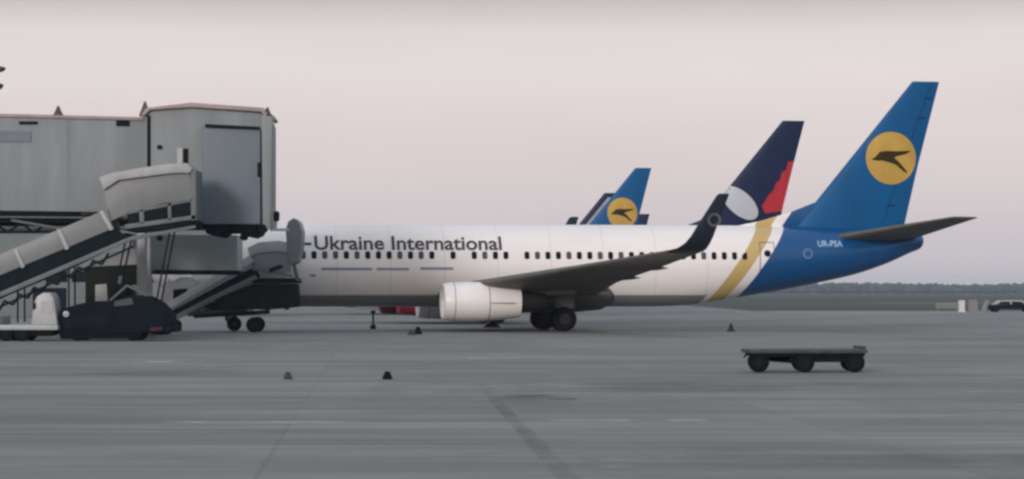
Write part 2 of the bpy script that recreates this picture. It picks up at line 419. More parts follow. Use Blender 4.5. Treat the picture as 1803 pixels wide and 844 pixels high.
def ellipse(cx, cz, a, b, ang, n=40):
    c, s = math.cos(ang), math.sin(ang)
    return [(cx + a*math.cos(2*math.pi*k/n)*c - b*math.sin(2*math.pi*k/n)*s, cz + a*math.cos(2*math.pi*k/n)*s + b*math.sin(2*math.pi*k/n)*c) for k in range(n)]
BIRD = [(-.80, -.06), (-.62, .06), (-.46, .24), (-.2, .28), (.25, .27), (.82, .30), (.62, .17), (.25, .08), (.12, .02), (.32, -.14), (.64, -.50), (.66, -.58), (.50, -.50), (.2, -.26), (-.05, -.17), (-.35, -.10), (-.6, -.10)]

YAW = R(9); cY, sY = math.cos(YAW), math.sin(YAW)
MX, MY = 2.0, 130.0                             # main aircraft: ground point between its main wheels
def loc_x(px, yl):
    """aircraft station seen at photo column px on the line y = yl of the main aircraft"""
    k = (px - HX) / FPX
    return (k * (MY + yl * cY) - MX + yl * sY) / (cY - k * sY)
cache = {}
def part(name, key, build, mat, parent, smooth='auto', loc=None):
    """mesh data made once and shared between the aircraft"""
    k = (key, id(mat) if not isinstance(mat, (list, tuple)) else tuple(id(m) for m in mat))
    if k in cache:
        o = bpy.data.objects.new(name, cache[k]); COL.objects.link(o); o.parent = parent
        if loc: o.location = loc
        return o
    o = from_bm(name, build(), mat, parent, smooth, loc); cache[k] = o.data
    return o
def box_builder(*a, bev=.02):
    def f():
        bm = bmesh.new(); add_box(bm, *a, bev=bev); return bm
    return f
def wheel_builder(r, w):
    def f():
        bm = bmesh.new(); h = w / 2
        add_lathe(bm, [(-h*.9, r*.5), (-h, r*.8), (-h*.75, r*.96), (-h*.3, r), (h*.3, r), (h*.75, r*.96), (h, r*.8), (h*.9, r*.5)], (0, 0, 0), 'Y', 32, 0, close=True)
        for q in (-1, 1): add_lathe(bm, [(q*h*.98, .03), (q*h*.94, r*.2), (q*h*.93, r*.46)], (0, 0, 0), 'Y', 20, 1)
        return bm
    return f
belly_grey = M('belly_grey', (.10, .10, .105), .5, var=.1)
winglet_navy = M('winglet_navy', (.014, .020, .034), .5)
cowl_red = M('cowl_red', (.17, .012, .03), .4)
def airliner(livery, loc, rz, scale, finmat, label, group, detail=False):
    root = empty('airliner', loc, rz); root.scale = (scale,) * 3
    tag(root, label, 'airplane', group)
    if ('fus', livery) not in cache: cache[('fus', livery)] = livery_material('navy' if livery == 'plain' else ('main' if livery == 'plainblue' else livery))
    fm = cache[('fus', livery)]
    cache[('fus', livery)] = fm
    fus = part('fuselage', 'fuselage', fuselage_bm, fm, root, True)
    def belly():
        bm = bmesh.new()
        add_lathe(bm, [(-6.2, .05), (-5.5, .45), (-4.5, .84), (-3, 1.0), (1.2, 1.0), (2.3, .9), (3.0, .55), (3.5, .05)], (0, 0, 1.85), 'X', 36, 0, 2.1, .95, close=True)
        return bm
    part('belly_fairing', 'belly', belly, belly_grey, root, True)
    fin = part('tail_fin', 'fin', fin_bm, finmat, root)
    part('dorsal_fin', 'dorsal', lambda: prism_bm([(8.9, 5.1), (10.5, 5.42), (12.0, 5.86), (13.25, 6.35), (14.2, 6.2), (14.2, 4.95), (9, 4.95)], -.05, .05, .03), fm, root)
    wl = winglet_navy if livery != 'plain' else wing_grey
    for s in (-1, 1):
        part('wing', ('wing', s), lambda: loft_wing(wing_secs(s)), wing_grey, root, True)
        if livery != 'navy': part('winglet', ('winglet', s), lambda: loft_wing(winglet_secs(s)), wl, root, True)
        part('tailplane', ('stab', s), lambda: loft_wing([(s*.3, 13.4, 18.3, 4.56, .34, 0), (s*1.0, 14.3, 18.4, 4.64, .27, 0), (s*6.9, 17.95, 19.35, 5.42, .07, 0), (s*7.05, 18.2, 19.35, 5.45, .03, 0)]), wing_grey if livery == 'main' else finmat, root, True)
        # engine: cowl, intake, hot nozzle, pylon
        def cowl():
            bm = bmesh.new()
            add_lathe(bm, [(-5.35, .80), (-5.75, .81), (-6.0, .86), (-6.12, .93), (-6.05, .98), (-5.7, 1.04), (-5.0, 1.075), (-4.2, 1.07), (-3.3, .99), (-2.45, .87)], (0, s*4.83, 1.44), 'X', 48, 0, 1.0, .87)
            return bm
        en = part('engine', ('cowl', s), cowl, cowl_red if livery == 'navy' else white, root, True)
        def inner():
            bm = bmesh.new()
            add_lathe(bm, [(-5.36, .795), (-5.3, .78), (-5.1, .76), (-5.1, .02)], (0, s*4.83, 1.44), 'X', 48, 0, 1.0, .87)
            add_lathe(bm, [(-5.55, .01), (-5.3, .16), (-5.1, .24)], (0, s*4.83, 1.44), 'X', 20)
            return bm
        part('intake', ('intake', s), inner, dark_metal, en, True)
        def nozzle():
            bm = bmesh.new()
            add_lathe(bm, [(-2.45, .87), (-2.5, .83), (-2.5, .62), (-1.9, .60), (-1.2, .47), (-1.2, .38), (-1.6, .36), (-1.1, .25), (-.7, .06), (-.68, .01)], (0, s*4.83, 1.44), 'X', 40, 0, 1.0, .87)
            return bm
        def seam(a, r):
            def f():
                bm = bmesh.new(); add_lathe(bm, [(a, r), (a + .03, r)], (0, s*4.83, 1.44), 'X', 48, 0, 1.003, .873); return bm
            return f
        if detail:
            part('cowl_seam', ('seam', s, 0), seam(-5.62, 1.047), winglet_mark, en, True); part('cowl_seam', ('seam', s, 1), seam(-4.0, 1.068), winglet_mark, en, True)
            part('cowl_latch', ('latch', s), box_builder(-3.95, -2.8, s*4.83 - 1.07, s*4.83 - 1.0, 1.36, 1.385, bev=0), winglet_mark, en)
        part('nozzle', ('nozzle', s), nozzle, dark_metal, en)
        def pylon():
            bm = bmesh.new()
            pts = [(-5.0, 2.2), (-4.6, 2.42), (-3.2, 2.55), (-1.2, 2.35), (.4, 1.95), (.2, 1.75), (-1.5, 1.75), (-2.6, 2.0)]
            add_prism(bm, pts, s*4.83 - .16, s*4.83 + .16, .05); return bm
        part('pylon', ('pylon', s), pylon, wing_grey, en)
        for k, yy in enumerate((3.9, 8.2, 11.4)):
            def fair():
                bm = bmesh.new(); te = {0: 1.65, 1: 2.2, 2: 2.82}[k]; zz = 1.86 + (yy - 2.2) * .131 - .12
                add_lathe(bm, [(-1.9, .01), (-1.5, .10), (-.8, .16), (0, .17), (.6, .11), (1.0, .01)], (te - .5, s*yy, zz + .02), 'X', 16, 0, .6, .8); return bm
            part('flap_fairing', ('fair', s, k), fair, wing_grey, root, True)
        gear = part('main_gear', ('gear', s), lambda: gear_bm(s), grey_steel, root)
        for q in (-.43, .43):
            part('wheel', 'mainwheel', wheel_builder(.59, .42), (blackish, dark_metal), gear, 'auto', (0, s*2.86 + q, .59))
    def ng():
        bm = bmesh.new(); add_tube(bm, (-15.6, 0, .35), (-15.5, 0, 1.5), .07, .09); add_tube(bm, (-15.6, -.3, .35), (-15.6, .3, .35), .05)
        add_tube(bm, (-15.55, 0, .7), (-14.6, 0, 1.5), .045)
        add_box(bm, -16.2, -15.0, -.36, -.33, .85, 1.35); add_box(bm, -16.2, -15.0, .33, .36, .85, 1.35); return bm
    nose = part('nose_gear', 'nosegear', ng, grey_steel, root)
    for q in (-.2, .2): part('wheel', 'nosewheel', wheel_builder(.35, .2), (blackish, dark_metal), nose, 'auto', (-15.6, q, .35))
    # cockpit windows
    def cockpit():
        bm = bmesh.new()
        for s in (-1, 1):
            for (x0, x1, z0, z1) in ((-17.6, -17.05, 3.82, 4.18), (-16.95, -16.35, 3.85, 4.3), (-16.25, -15.8, 3.9, 4.3)):
                b2 = conform(shape_bm([[(x0 - .12, z0), (x1, z0), (x1, z1), (x0 + .1, z1)]]), fus_y, s, .012, [3.95, 4.05, 4.15], [x0 + .2])
                merge(bm, b2)
        return bm
    part('cockpit_window', 'cockpit', cockpit, glass_dark, root)
    def emblem(scale_c, zc, key):
        f = part('emblem', key + 'disc', lambda: two_sided([circle(17.2, zc, 1.32)], fin_y, .012, np.arange(zc - 1.3, zc + 1.4, .2), np.arange(15.8, 18.6, .2)), gold, fin, False)
        part('bird_mark', key + 'bird', lambda: two_sided([[(17.2 + 1.3 * u, zc + 1.3 * v) for u, v in BIRD]], fin_y, .024, np.arange(zc - 1.3, zc + 1.4, .2), np.arange(15.8, 18.6, .2)), emblem_dark, f, False)
    if finmat is blue: emblem(1, 8.6, 'crane')
    return root, fus, fin
def prism_bm(pts, y0, y1, bev):
    bm = bmesh.new(); add_prism(bm, pts, y0, y1, bev); return bm
def gear_bm(s):
    bm = bmesh.new()
    add_tube(bm, (0, s*2.86, .55), (.05, s*2.7, 1.9), .11, .14, 14); add_tube(bm, (0, s*2.3, .59), (0, s*3.42, .59), .09)
    add_tube(bm, (.1, s*2.8, 1.0), (-.9, s*2.3, 1.8), .06); add_tube(bm, (.25, s*2.86, .6), (.25, s*2.86, 1.1), .035)
    add_box(bm, -.45, .5, s*3.2 - .02, s*3.2 + .02, 1.1, 1.75, .015)
    return bm
def two_sided(polys, yfun, off, cz, cx):
    bm = bmesh.new()
    for s in (-1, 1): merge(bm, conform(shape_bm(polys), yfun, s, off, cz, cx))
    return bm

PLANES = 'airliners parked side by side on the apron'
main, fus, fin = airliner('main', (MX, MY, 0), YAW, 1, blue, 'white airliner nearest the camera, with large dark lettering and blue tail bearing a gold disc', PLANES, True)
def fin_strip(name, pts, mat, off=.008):
    zs = [p[1] for p in pts]
    return from_bm(name, two_sided([pts], fin_y, off, np.arange(min(zs), max(zs), .25), []), mat, fin)
gap = M('gap_blue', (.002, .02, .07), .6)
rl = lambda z: fin_te(z) - .30 * (fin_te(z) - fin_le(z)) ** .8
fin_strip('rudder_gap', [(rl(z), z) for z in (5.3, 7, 9, 11, 12.3)] + [(rl(z) + .035, z) for z in (12.3, 11, 9, 7, 5.3)], gap)
for z in (6.2, 10.6, 11.6): fin_strip('hinge', [(rl(z) - .12, z), (rl(z) + .35, z - .02), (rl(z) + .35, z + .06), (rl(z) - .12, z + .06)], gap)
# cabin windows on the left side (regular frames, three blanked), and the right side mirrored
x_first = loc_x(534, -1.86); pitch = (loc_x(1112, -1.86) - x_first) / 31
def win_bm(s):
    def f():
        w, h = .125, .19
        pts = [(-w, -h*.55), (-w*.75, -h*.9), (0, -h), (w*.75, -h*.9), (w, -h*.55), (w, h*.55), (w*.75, h*.9), (0, h), (-w*.75, h*.9), (-w, h*.55)]
        bm = shape_bm([pts])
        return conform(bm, lambda x, z: fus_y(0, 3.66 + z), s, .008, [-.1, 0, .1])
    return f
blind = M('window_blind', (.07, .075, .095), .5)
for i in range(-4, 43):
    if i in (13, 15, 20): continue
    x = x_first + i * pitch
    y_here = fus_y(x, 3.66) - fus_y(0, 3.66)
    part('window', 'winL', win_bm(-1), blind if i in (0, 2, 3, 5, 9, 11, 17, 22, 25, 28, 30, 33, 38) else glass_dark, fus, 'auto', (x, -y_here, 3.66))
def door_bm(x0, x1, z0, z1, t=.035):
    bm = bmesh.new()
    for (a, b, c, d) in ((x0, x1, z0, z0 + t), (x0, x1, z1 - t, z1), (x0, x0 + t, z0 + t, z1 - t), (x1 - t, x1, z0 + t, z1 - t)):
        merge(bm, conform(shape_bm([[(a, c), (b, c), (b, d), (a, d)]]), fus_y, -1, .006, np.arange(z0, z1, .12)))
    return bm
xd = loc_x(1351, -1.7)
door = from_bm('door', door_bm(xd - .38, xd + .38, 2.75, 4.35), letter_dark, fus)
part('window', 'winD', lambda: conform(shape_bm([circle(0, 0, .17, 14)]), lambda x, z: fus_y(xd, 3.78 + z), -1, .012, [-.1, 0, .1]), glass_dark, door, 'auto', (xd, 0, 3.78))
# lettering
zr = np.arange(3.2, 5.0, .08)
tx0, tx1 = loc_x(554, -1.8), loc_x(884, -1.8)
T = from_bm('lettering', conform(text_bm('Ukraine International', tx0, 3.93, tx1 - tx0, .66, .022), fus_y, -1, .012, zr), letter_dark, fus)
def strip(name, a, b, z0, z1, mat, yl=-1.86):
    xa, xb = loc_x(a, yl), loc_x(b, yl)
    return from_bm(name, conform(shape_bm([[(xa, z0), (xb, z0), (xb, z1), (xa, z1)]]), fus_y, -1, .01, np.arange(z0, z1, .06)), mat, fus)
strip('marking', 529, 549, 4.12, 4.26, letter_dark)
strip('small_lettering', 566, 655, 2.93, 3.05, violet_mark); strip('small_lettering', 663, 720, 2.93, 3.05, violet_mark); strip('small_lettering', 740, 798, 2.95, 3.08, violet_mark)
strip('marking', 546, 556, 2.62, 2.74, violet_mark)
xa = loc_x(1441, -1.5); xb = loc_x(1486, -1.5)
from_bm('registration', conform(text_bm('UR-PSA', xa, 4.14, xb - xa, .30, .02), fus_y, -1, .012, zr), pale_mark, fus)
xr = loc_x(1423, -1.6)
ring = bmesh.new(); a = circle(xr, 3.78, .26, 28); b = circle(xr, 3.78, .17, 28)
for k in range(28):
    ring.faces.new([ring.verts.new((p[0], 0, p[1])) for p in (a[k], a[(k+1) % 28], b[(k+1) % 28], b[k])])
from_bm('marking', conform(ring, fus_y, -1, .012), M('faint_mark', (.12, .2, .38), .5), fus)
# ring on the winglet: outer face
wl = [c for c in main.children if c.name.startswith('winglet')][0]
ring = bmesh.new(); a = circle(3.95, 4.98, .30, 28); b = circle(3.95, 4.98, .19, 28)
for k in range(28):
    ring.faces.new([ring.verts.new((p[0], -17.50 - (p[1] - 4.75) * .22 - .09, p[1])) for p in (a[k], a[(k+1) % 28], b[(k+1) % 28], b[k])])
from_bm('emblem', ring, winglet_mark, wl)
# aircraft behind
def behind(livery, finmat, px_te, py_top, label, scale=1):
    s = (HY - py_top) / (12.47 * scale - EYE); Yf = FPX / s; Xf = (px_te - HX) / s
    x = Xf - 19.75 * scale * cY; y = Yf - 19.0 * scale * sY
    return airliner(livery, (x, y, 0), YAW, scale, finmat, label, PLANES)
p2, f2, fin2 = behind('navy', navy, 1417, 213, 'airliner with dark navy tail bearing a white oval and a red patch')
def fin_poly(name, pts, mat, off=.012):
    zs = [p[1] for p in pts]; xs = [p[0] for p in pts]
    return from_bm(name, two_sided([pts], fin_y, off, np.arange(min(zs), max(zs), .2), np.arange(min(xs), max(xs), .2)), mat, fin2)
def clip(x, z): return (min(max(x, fin_le(z) + .02), fin_te(z) - .01), z)
def f2xz(px, py):
    Yf = p2.location.y + 17 * sY; return ((px - HX) / FPX * Yf - p2.location.x) / cY, EYE + (HY - py) / FPX * Yf
rp = [f2xz(*q) for q in ((1402, 283), (1388, 285), (1384, 300), (1377, 303), (1373, 318), (1366, 322), (1361, 336), (1352, 344), (1346, 356), (1340, 362), (1346, 376), (1380, 372))]
rp = [clip(*q) for q in rp]
rp[0] = (fin_te(rp[0][1]) - .01, rp[0][1]); rp[-1] = (fin_te(rp[-1][1]) - .01, rp[-1][1])
fin_poly('red_patch', rp, red)
ec = f2xz(1301, 358)
el = [clip(*q) for q in ellipse(ec[0], ec[1], 1.38, .72, R(-40))]
fin_poly('white_oval', el, white_oval)
behind('plainblue', blue, 1147, 296, 'smaller blue tail with its gold disc half sunk behind the white fuselage')
p4, f4, fin4 = behind('plain', navy, 1087, 340, 'dark tail with a pale grey stripe peeking out left of the small blue tail')
fin4s = [(fin_le(z) + .75, z) for z in (7.5, 9, 10.5, 12.0)] + [(fin_le(z) + 1.15, z) for z in (12.0, 10.5, 9, 7.5)]
from_bm('grey_stripe', two_sided([fin4s], fin_y, .012, np.arange(7.6, 12, .3), []), pale_panel, fin4)
behind('plain', navy, 1144, 377, 'farthest airliner, only the tip of its dark tail showing right of the small blue tail')

# ------------------------------------------------------------------ passenger bridge (left)
BY = 108.0
jb = empty('boarding_bridge', (WX(240, BY), BY, 0))
tag(jb, 'large grey passenger boarding bridge with its cab reaching towards the nearest airliner', 'boarding bridge')
ox, oy = jb.location.x, jb.location.y
def JX(px, Y=BY): return WX(px, Y) - ox
def bpts(l, Y=BY): return [(WX(a, Y) - ox, WZ(b, Y)) for a, b in l]
# tunnel: two telescoping tubes
obj_prism('tunnel', bridge_grey, jb, bpts([(-420, 196), (262, 213), (262, 375), (-420, 366)]), 0, 3.6, .06)
tun = jb.children[0]
obj_prism('tunnel_roof', bridge_roof, jb, bpts([(-420, 190), (264, 207), (264, 213), (-420, 196)]), -.06, 3.66, .03)
bm = bmesh.new()
for px in range(-400, 250, 130): 
    x = JX(px); add_box(bm, x - .012, x + .012, -.015, -.001, WZ(366, BY), WZ(205 + px * .03, BY))
from_bm('panel_rib', bm, bridge_grey, jb)
bm = bmesh.new(); add_box(bm, JX(-70), JX(55), -.05, -.002, WZ(250, BY), WZ(231, BY), .01); from_bm('side_sign', bm, bridge_blue, jb)
obj_box('roof_vent', dark_steel, jb, JX(34), JX(66), -.09, -.002, WZ(219, BY), WZ(214, BY), bev=.01); obj_box('roof_vent', dark_steel, jb, JX(205), JX(228), -.09, -.002, WZ(222, BY), WZ(212, BY), bev=.01)
# underside girders and pipes
bm = bmesh.new()
add_box(bm, JX(-420), JX(140), .2, .5, WZ(392, BY), WZ(373, BY), .02); add_box(bm, JX(-420), JX(262), 3.0, 3.3, WZ(395, BY), WZ(374, BY), .02)
for px in range(-380, 130, 46):
    add_tube(bm, (JX(px), .35, WZ(392, BY)), (JX(px + 23), .35, WZ(410, BY)), .05); add_tube(bm, (JX(px + 23), .35, WZ(410, BY)), (JX(px + 46), .35, WZ(392, BY)), .05)
add_tube(bm, (JX(-420), .35, WZ(410, BY)), (JX(130), .35, WZ(408, BY)), .06)
from_bm('underframe', bm, dark_steel, jb, smooth='auto')
bm = bmesh.new(); add_tube(bm, (JX(20), 0, WZ(388, BY)), (JX(105), 0, WZ(403, BY)), .06); add_tube(bm, (JX(105), 0, WZ(403, BY)), (JX(190), .1, WZ(399, BY)), .06); add_tube(bm, (JX(-200), -.05, WZ(381, BY)), (JX(180), -.05, WZ(384, BY)), .04)
from_bm('service_pipe', bm, grey_steel, jb, smooth='auto')
# rotunda section and cab
obj_prism('cab', bridge_grey, jb, bpts([(258, 203), (268, 194), (340, 190), (462, 200), (470, 214), (470, 398), (256, 393)]), -.5, 4.2, .1)
obj_prism('cab_roof', bridge_roof, jb, bpts([(252, 205), (262, 192), (340, 183), (466, 192), (474, 203), (468, 207), (462, 199), (340, 191), (268, 196), (258, 206)]), -.7, 4.4, .03)
obj_prism('cab_front', bridge_blue, jb, bpts([(360, 222), (462, 229), (462, 396), (360, 396)]), -.85, -.45, .05)
obj_prism('edge_post', bridge_grey, jb, bpts([(464, 205), (483, 208), (480, 404), (466, 404)]), -.9, -.4, .04)
obj_prism('shutter_slot', dark_steel, jb, bpts([(366, 221), (462, 226), (462, 231), (366, 227)]), -.95, -.84, .01)
bm = bmesh.new(); add_box(bm, JX(457), JX(464.5), -.92, -.84, WZ(313, BY), WZ(288, BY), .02); f_ = from_bm('window', bm, glass_dark, jb)
bm = bmesh.new(); add_box(bm, JX(326), JX(334), -.56, -.49, WZ(290, BY), WZ(263, BY), .02); from_bm('window', bm, glass_dark, jb)
bm = bmesh.new(); add_box(bm, JX(315), JX(325), -.6, -.48, WZ(292, BY), WZ(262, BY), .02); from_bm('window_frame', bm, van_white, jb)
bm = bmesh.new(); add_box(bm, JX(280), JX(288), -.6, -.49, WZ(264, BY), WZ(257, BY), .02); from_bm('lamp', bm, dark_steel, jb)
bm = bmesh.new(); add_box(bm, JX(262), JX(268), -.56, -.4, WZ(392, BY), WZ(205, BY), .02); from_bm('corner_seal', bm, dark_steel, jb)
def beacon(px, py0, py1, y=-.3):
    bm = bmesh.new(); x = JX(px)
    add_lathe(bm, [(WZ(py1, BY), .24), (WZ(py1 - 5, BY), .22), (WZ((py0+py1)/2, BY), .14), (WZ(py0, BY), .04)], (x, y, 0), 'Z', 16, close=True)
    from_bm('beacon', bm, M('beacon_brown', (.10, .06, .06), .5), jb, smooth='auto')
beacon(257, 180, 206); beacon(472, 190, 212); beacon(98, 185, 206, .6)
# cab floor machinery
bm = bmesh.new()
add_prism(bm, bpts([(362, 398), (456, 399), (450, 412), (438, 418), (428, 409), (392, 409), (382, 417), (366, 412)]), -.6, 3.8, .03)
add_tube(bm, (JX(430), -.5, WZ(418, BY)), (JX(430), .3, WZ(418, BY)), .14); add_tube(bm, (JX(466), -.9, WZ(403, BY)), (JX(466), -.1, WZ(403, BY)), .17)
add_tube(bm, (JX(283), -.5, WZ(420, BY)), (JX(283), -.1, WZ(420, BY)), .11); add_tube(bm, (JX(280), -.3, WZ(396, BY)), (JX(283), -.3, WZ(418, BY)), .05)
add_box(bm, JX(262), JX(362), -.3, 3.8, WZ(402, BY), WZ(394, BY), .02)
from_bm('cab_underframe', bm, dark_steel, jb, smooth='auto')
bm = bmesh.new(); add_box(bm, JX(478), JX(512), -.75, -.65, WZ(408, BY), WZ(403, BY), .01); add_tube(bm, (JX(488), -.7, WZ(404, BY)), (JX(489), -.7, WZ(388, BY)), .05)
from_bm('lamp_bracket', bm, bridge_blue, jb, smooth='auto')
bm = bmesh.new(); add_lathe(bm, [(WZ(391, BY), .06), (WZ(389, BY), .12), (WZ(376, BY), .13), (WZ(373, BY), .07)], (JX(489.5), -.7, 0), 'Z', 16, close=True); from_bm('signal_lamp', bm, blackish, jb, smooth='auto')
# folded canopy at the mouth of the cab (bellows)
bm = bmesh.new()
for k in range(6):
    y = 4.2 + k * .28
    add_prism(bm, bpts([(380 - (k % 2) * 4, 228), (458 + (k % 2) * 4, 228), (458 + (k % 2) * 4, 392), (380 - (k % 2) * 4, 392)]), y, y + .26, .04)
from_bm('bellows', bm, dark_steel, jb)
# lift column with drive wheels
bm = bmesh.new(); add_box(bm, JX(236), JX(251), .8, 1.4, .5, WZ(385, BY), .03); add_box(bm, JX(238), JX(249), 2.6, 3.2, .5, WZ(385, BY), .03); add_box(bm, JX(228), JX(259), .6, 3.4, .45, .85, .04)
from_bm('lift_column', bm, pale_panel, jb, smooth='auto')
for y in (.4, 3.5): wheel(jb, JX(243), y, .5, .5, .35)
# rear fixed pier, out of view to the left
bm = bmesh.new(); add_box(bm, JX(-330), JX(-300), 1.3, 2.2, 0, WZ(372, BY), .05); from_bm('pier', bm, pale_panel, jb)

# ------------------------------------------------------------------ passenger stairs
def stairs(name, label, Y, depth, P, mats, group, base_px, cleat=True):
    """P: dict of part name -> list of (outline in photo columns/rows, y0, y1, material)"""
    root = empty(name, (WX(base_px, Y), Y, 0)); tag(root, label, 'airstairs', group)
    x0 = root.location.x
    for nm, items in P:
        for (pts, a, b, mt, bev) in items:
            obj_prism(nm, mt, root, [(WX(u, Y) - x0, WZ(v, Y)) for u, v in pts], a, b, bev)
    return root
SY_ = 103.0
def band(pts_top, pts_bot): return pts_top + pts_bot[::-1]
ST = [
 ('hood', [(band([(176, 313), (200, 305), (250, 296), (300, 289), (330, 288), (340, 298)], [(184, 335), (210, 318), (255, 312), (300, 306), (326, 305), (334, 306)]), -.25, 2.1, pale_panel, .03)]),
 ('hood_side', [([(184, 334), (215, 317), (300, 305), (334, 306), (340, 352), (290, 358), (235, 372), (190, 392)], -.08, -.02, canopy_mat, .01), ([(184, 334), (215, 317), (300, 305), (334, 306), (340, 352), (290, 358), (235, 372), (190, 392)], 1.86, 1.92, canopy_mat, .01)]),
 ('guard_window', [([(303, 361), (334, 355), (335, 376), (304, 384)], -.125, -.105, glass_dark, 0), ([(255, 370), (294, 362), (295, 386), (256, 391)], -.125, -.105, glass_dark, 0), ([(228, 381), (245, 375), (246, 392), (230, 396)], -.125, -.105, glass_dark, 0)]),
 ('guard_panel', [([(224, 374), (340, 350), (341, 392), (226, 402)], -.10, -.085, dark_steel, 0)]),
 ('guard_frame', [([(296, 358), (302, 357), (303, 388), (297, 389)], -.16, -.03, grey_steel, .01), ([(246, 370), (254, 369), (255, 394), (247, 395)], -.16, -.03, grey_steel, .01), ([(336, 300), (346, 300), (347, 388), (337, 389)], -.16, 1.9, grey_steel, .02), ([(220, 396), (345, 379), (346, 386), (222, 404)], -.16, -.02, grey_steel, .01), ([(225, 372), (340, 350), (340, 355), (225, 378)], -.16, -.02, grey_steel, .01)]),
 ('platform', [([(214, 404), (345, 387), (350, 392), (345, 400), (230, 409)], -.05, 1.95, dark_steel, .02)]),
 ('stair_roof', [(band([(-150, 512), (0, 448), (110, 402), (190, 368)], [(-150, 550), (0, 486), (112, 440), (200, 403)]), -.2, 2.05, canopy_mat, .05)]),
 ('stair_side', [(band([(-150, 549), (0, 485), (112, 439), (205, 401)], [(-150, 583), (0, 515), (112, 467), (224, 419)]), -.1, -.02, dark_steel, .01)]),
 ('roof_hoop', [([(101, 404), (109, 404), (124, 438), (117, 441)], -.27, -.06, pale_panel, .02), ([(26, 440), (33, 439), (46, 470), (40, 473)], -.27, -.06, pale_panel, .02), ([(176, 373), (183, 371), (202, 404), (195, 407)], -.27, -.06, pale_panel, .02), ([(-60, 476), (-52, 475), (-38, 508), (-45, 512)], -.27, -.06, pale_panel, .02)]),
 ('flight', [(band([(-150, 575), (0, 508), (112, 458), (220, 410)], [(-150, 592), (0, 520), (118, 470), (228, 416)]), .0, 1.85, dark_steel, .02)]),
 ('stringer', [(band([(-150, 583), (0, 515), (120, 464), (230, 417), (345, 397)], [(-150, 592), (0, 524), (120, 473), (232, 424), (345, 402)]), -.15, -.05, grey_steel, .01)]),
]
st = stairs('passenger_stairs', 'covered passenger stairs with rounded hood, in front of the boarding bridge', SY_, 1.9, ST, None, 'covered passenger stairs', 150)
sx = st.location.x
bm = bmesh.new()    # treads
for k in range(26):
    u = -140 + k * 13.6; v = 570 - (u + 140) * .45
    add_box(bm, WX(u, SY_) - sx, WX(u + 14, SY_) - sx, .05, 1.8, WZ(v + 3, SY_), WZ(v, SY_))
from_bm('tread', bm, grey_steel, st)
bm = bmesh.new()    # lattice under the flight
for k in range(12):
    u = -120 + k * 26; v = 590 - (u + 120) * .455
    add_tube(bm, (WX(u, SY_) - sx, -.1, WZ(v, SY_)), (WX(u + 14, SY_) - sx, -.1, WZ(v + 6, SY_)), .05); add_tube(bm, (WX(u + 14, SY_) - sx, -.1, WZ(v + 6, SY_)), (WX(u + 26, SY_) - sx, -.1, WZ(v - 14, SY_)), .05)
add_tube(bm, (WX(-120, SY_) - sx, -.1, WZ(596, SY_)), (WX(235, SY_) - sx, -.1, WZ(434, SY_)), .04)
from_bm('lattice', bm, dark_steel, st, smooth='auto')
def leg(parent, p, q, r=.035):
    bm = bmesh.new(); add_tube(bm, p, q, r); from_bm('support_leg', bm, dark_steel, parent, smooth='auto')
for u, v, w, z in ((300, 398, -30, 1.0), (222, 415, -30, 1.0), (120, 470, 0, .7), (30, 508, 0, .7)):
    for y in (.15, 1.6): leg(st, (WX(u, SY_) - sx, y, WZ(v, SY_)), (WX(u + w, SY_) - sx, y, z))

# the stairs' truck: dark, sloping bonnet to the right
TY = 102.6
tr = empty('stairs_truck', (WX(210, TY), TY, 0)); tag(tr, 'dark low truck with sloping bonnet standing under the large stairs', 'truck')
tx = tr.location.x
def tp(l): return [(WX(a, TY) - tx, WZ(b, TY)) for a, b in l]
obj_prism('body', truck_dark, tr, tp([(104, 566), (112, 545), (140, 536), (165, 531), (196, 530), (240, 520), (262, 522), (284, 534), (298, 550), (306, 573), (300, 584), (110, 592)]), -.7, 1.5, .09)
obj_prism('side_window', M('cab_glass', (.05, .06, .07), .15), tr, tp([(206, 531), (236, 524), (240, 536), (206, 540)]), -.72, -.70, 0)
obj_prism('side_panel', dark_steel, tr, tp([(120, 560), (200, 552), (200, 574), (122, 578)]), -.73, -.70, .01)
obj_prism('bumper', blackish, tr, tp([(296, 572), (311, 574), (312, 584), (296, 586)]), -.75, 1.55, .04)
obj_prism('sill', blackish, tr, tp([(108, 588), (250, 588), (246, 596), (112, 597)]), -.66, 1.46, .03)
obj_prism('windscreen', glass_dark, tr, tp([(241, 521), (262, 523.5), (282, 535), (276, 537), (244, 528)]), -.73, 1.53, .01)
obj_prism('red_stripe', M('dull_red', (.035, .012, .018), .6), tr, tp([(268, 577), (290, 575), (289, 581), (269, 583)]), -.715, -.7, 0)
bm = bmesh.new(); add_lathe(bm, [(-.05, .02), (-.03, .12), (.05, .12)], (WX(122, TY) - tx, -.74, WZ(553, TY)), 'Y', 16); from_bm('lamp', bm, van_white, tr)
bm = bmesh.new(); add_tube(bm, (WX(196, TY) - tx, -.3, WZ(530, TY)), (WX(226, TY) - tx, -.3, WZ(503, TY)), .05); add_tube(bm, (WX(226, TY) - tx, -.3, WZ(503, TY)), (WX(262, TY) - tx, -.3, WZ(522, TY)), .05)
add_tube(bm, (WX(226, TY) - tx, 1.0, WZ(503, TY)), (WX(262, TY) - tx, 1.0, WZ(522, TY)), .05); from_bm('rollbar', bm, grey_steel, tr, smooth='auto')
for u in (141, 239):
    for y in (-.5, 1.3): wheel(tr, WX(u, TY) - tx, y, .33, .33, .25)

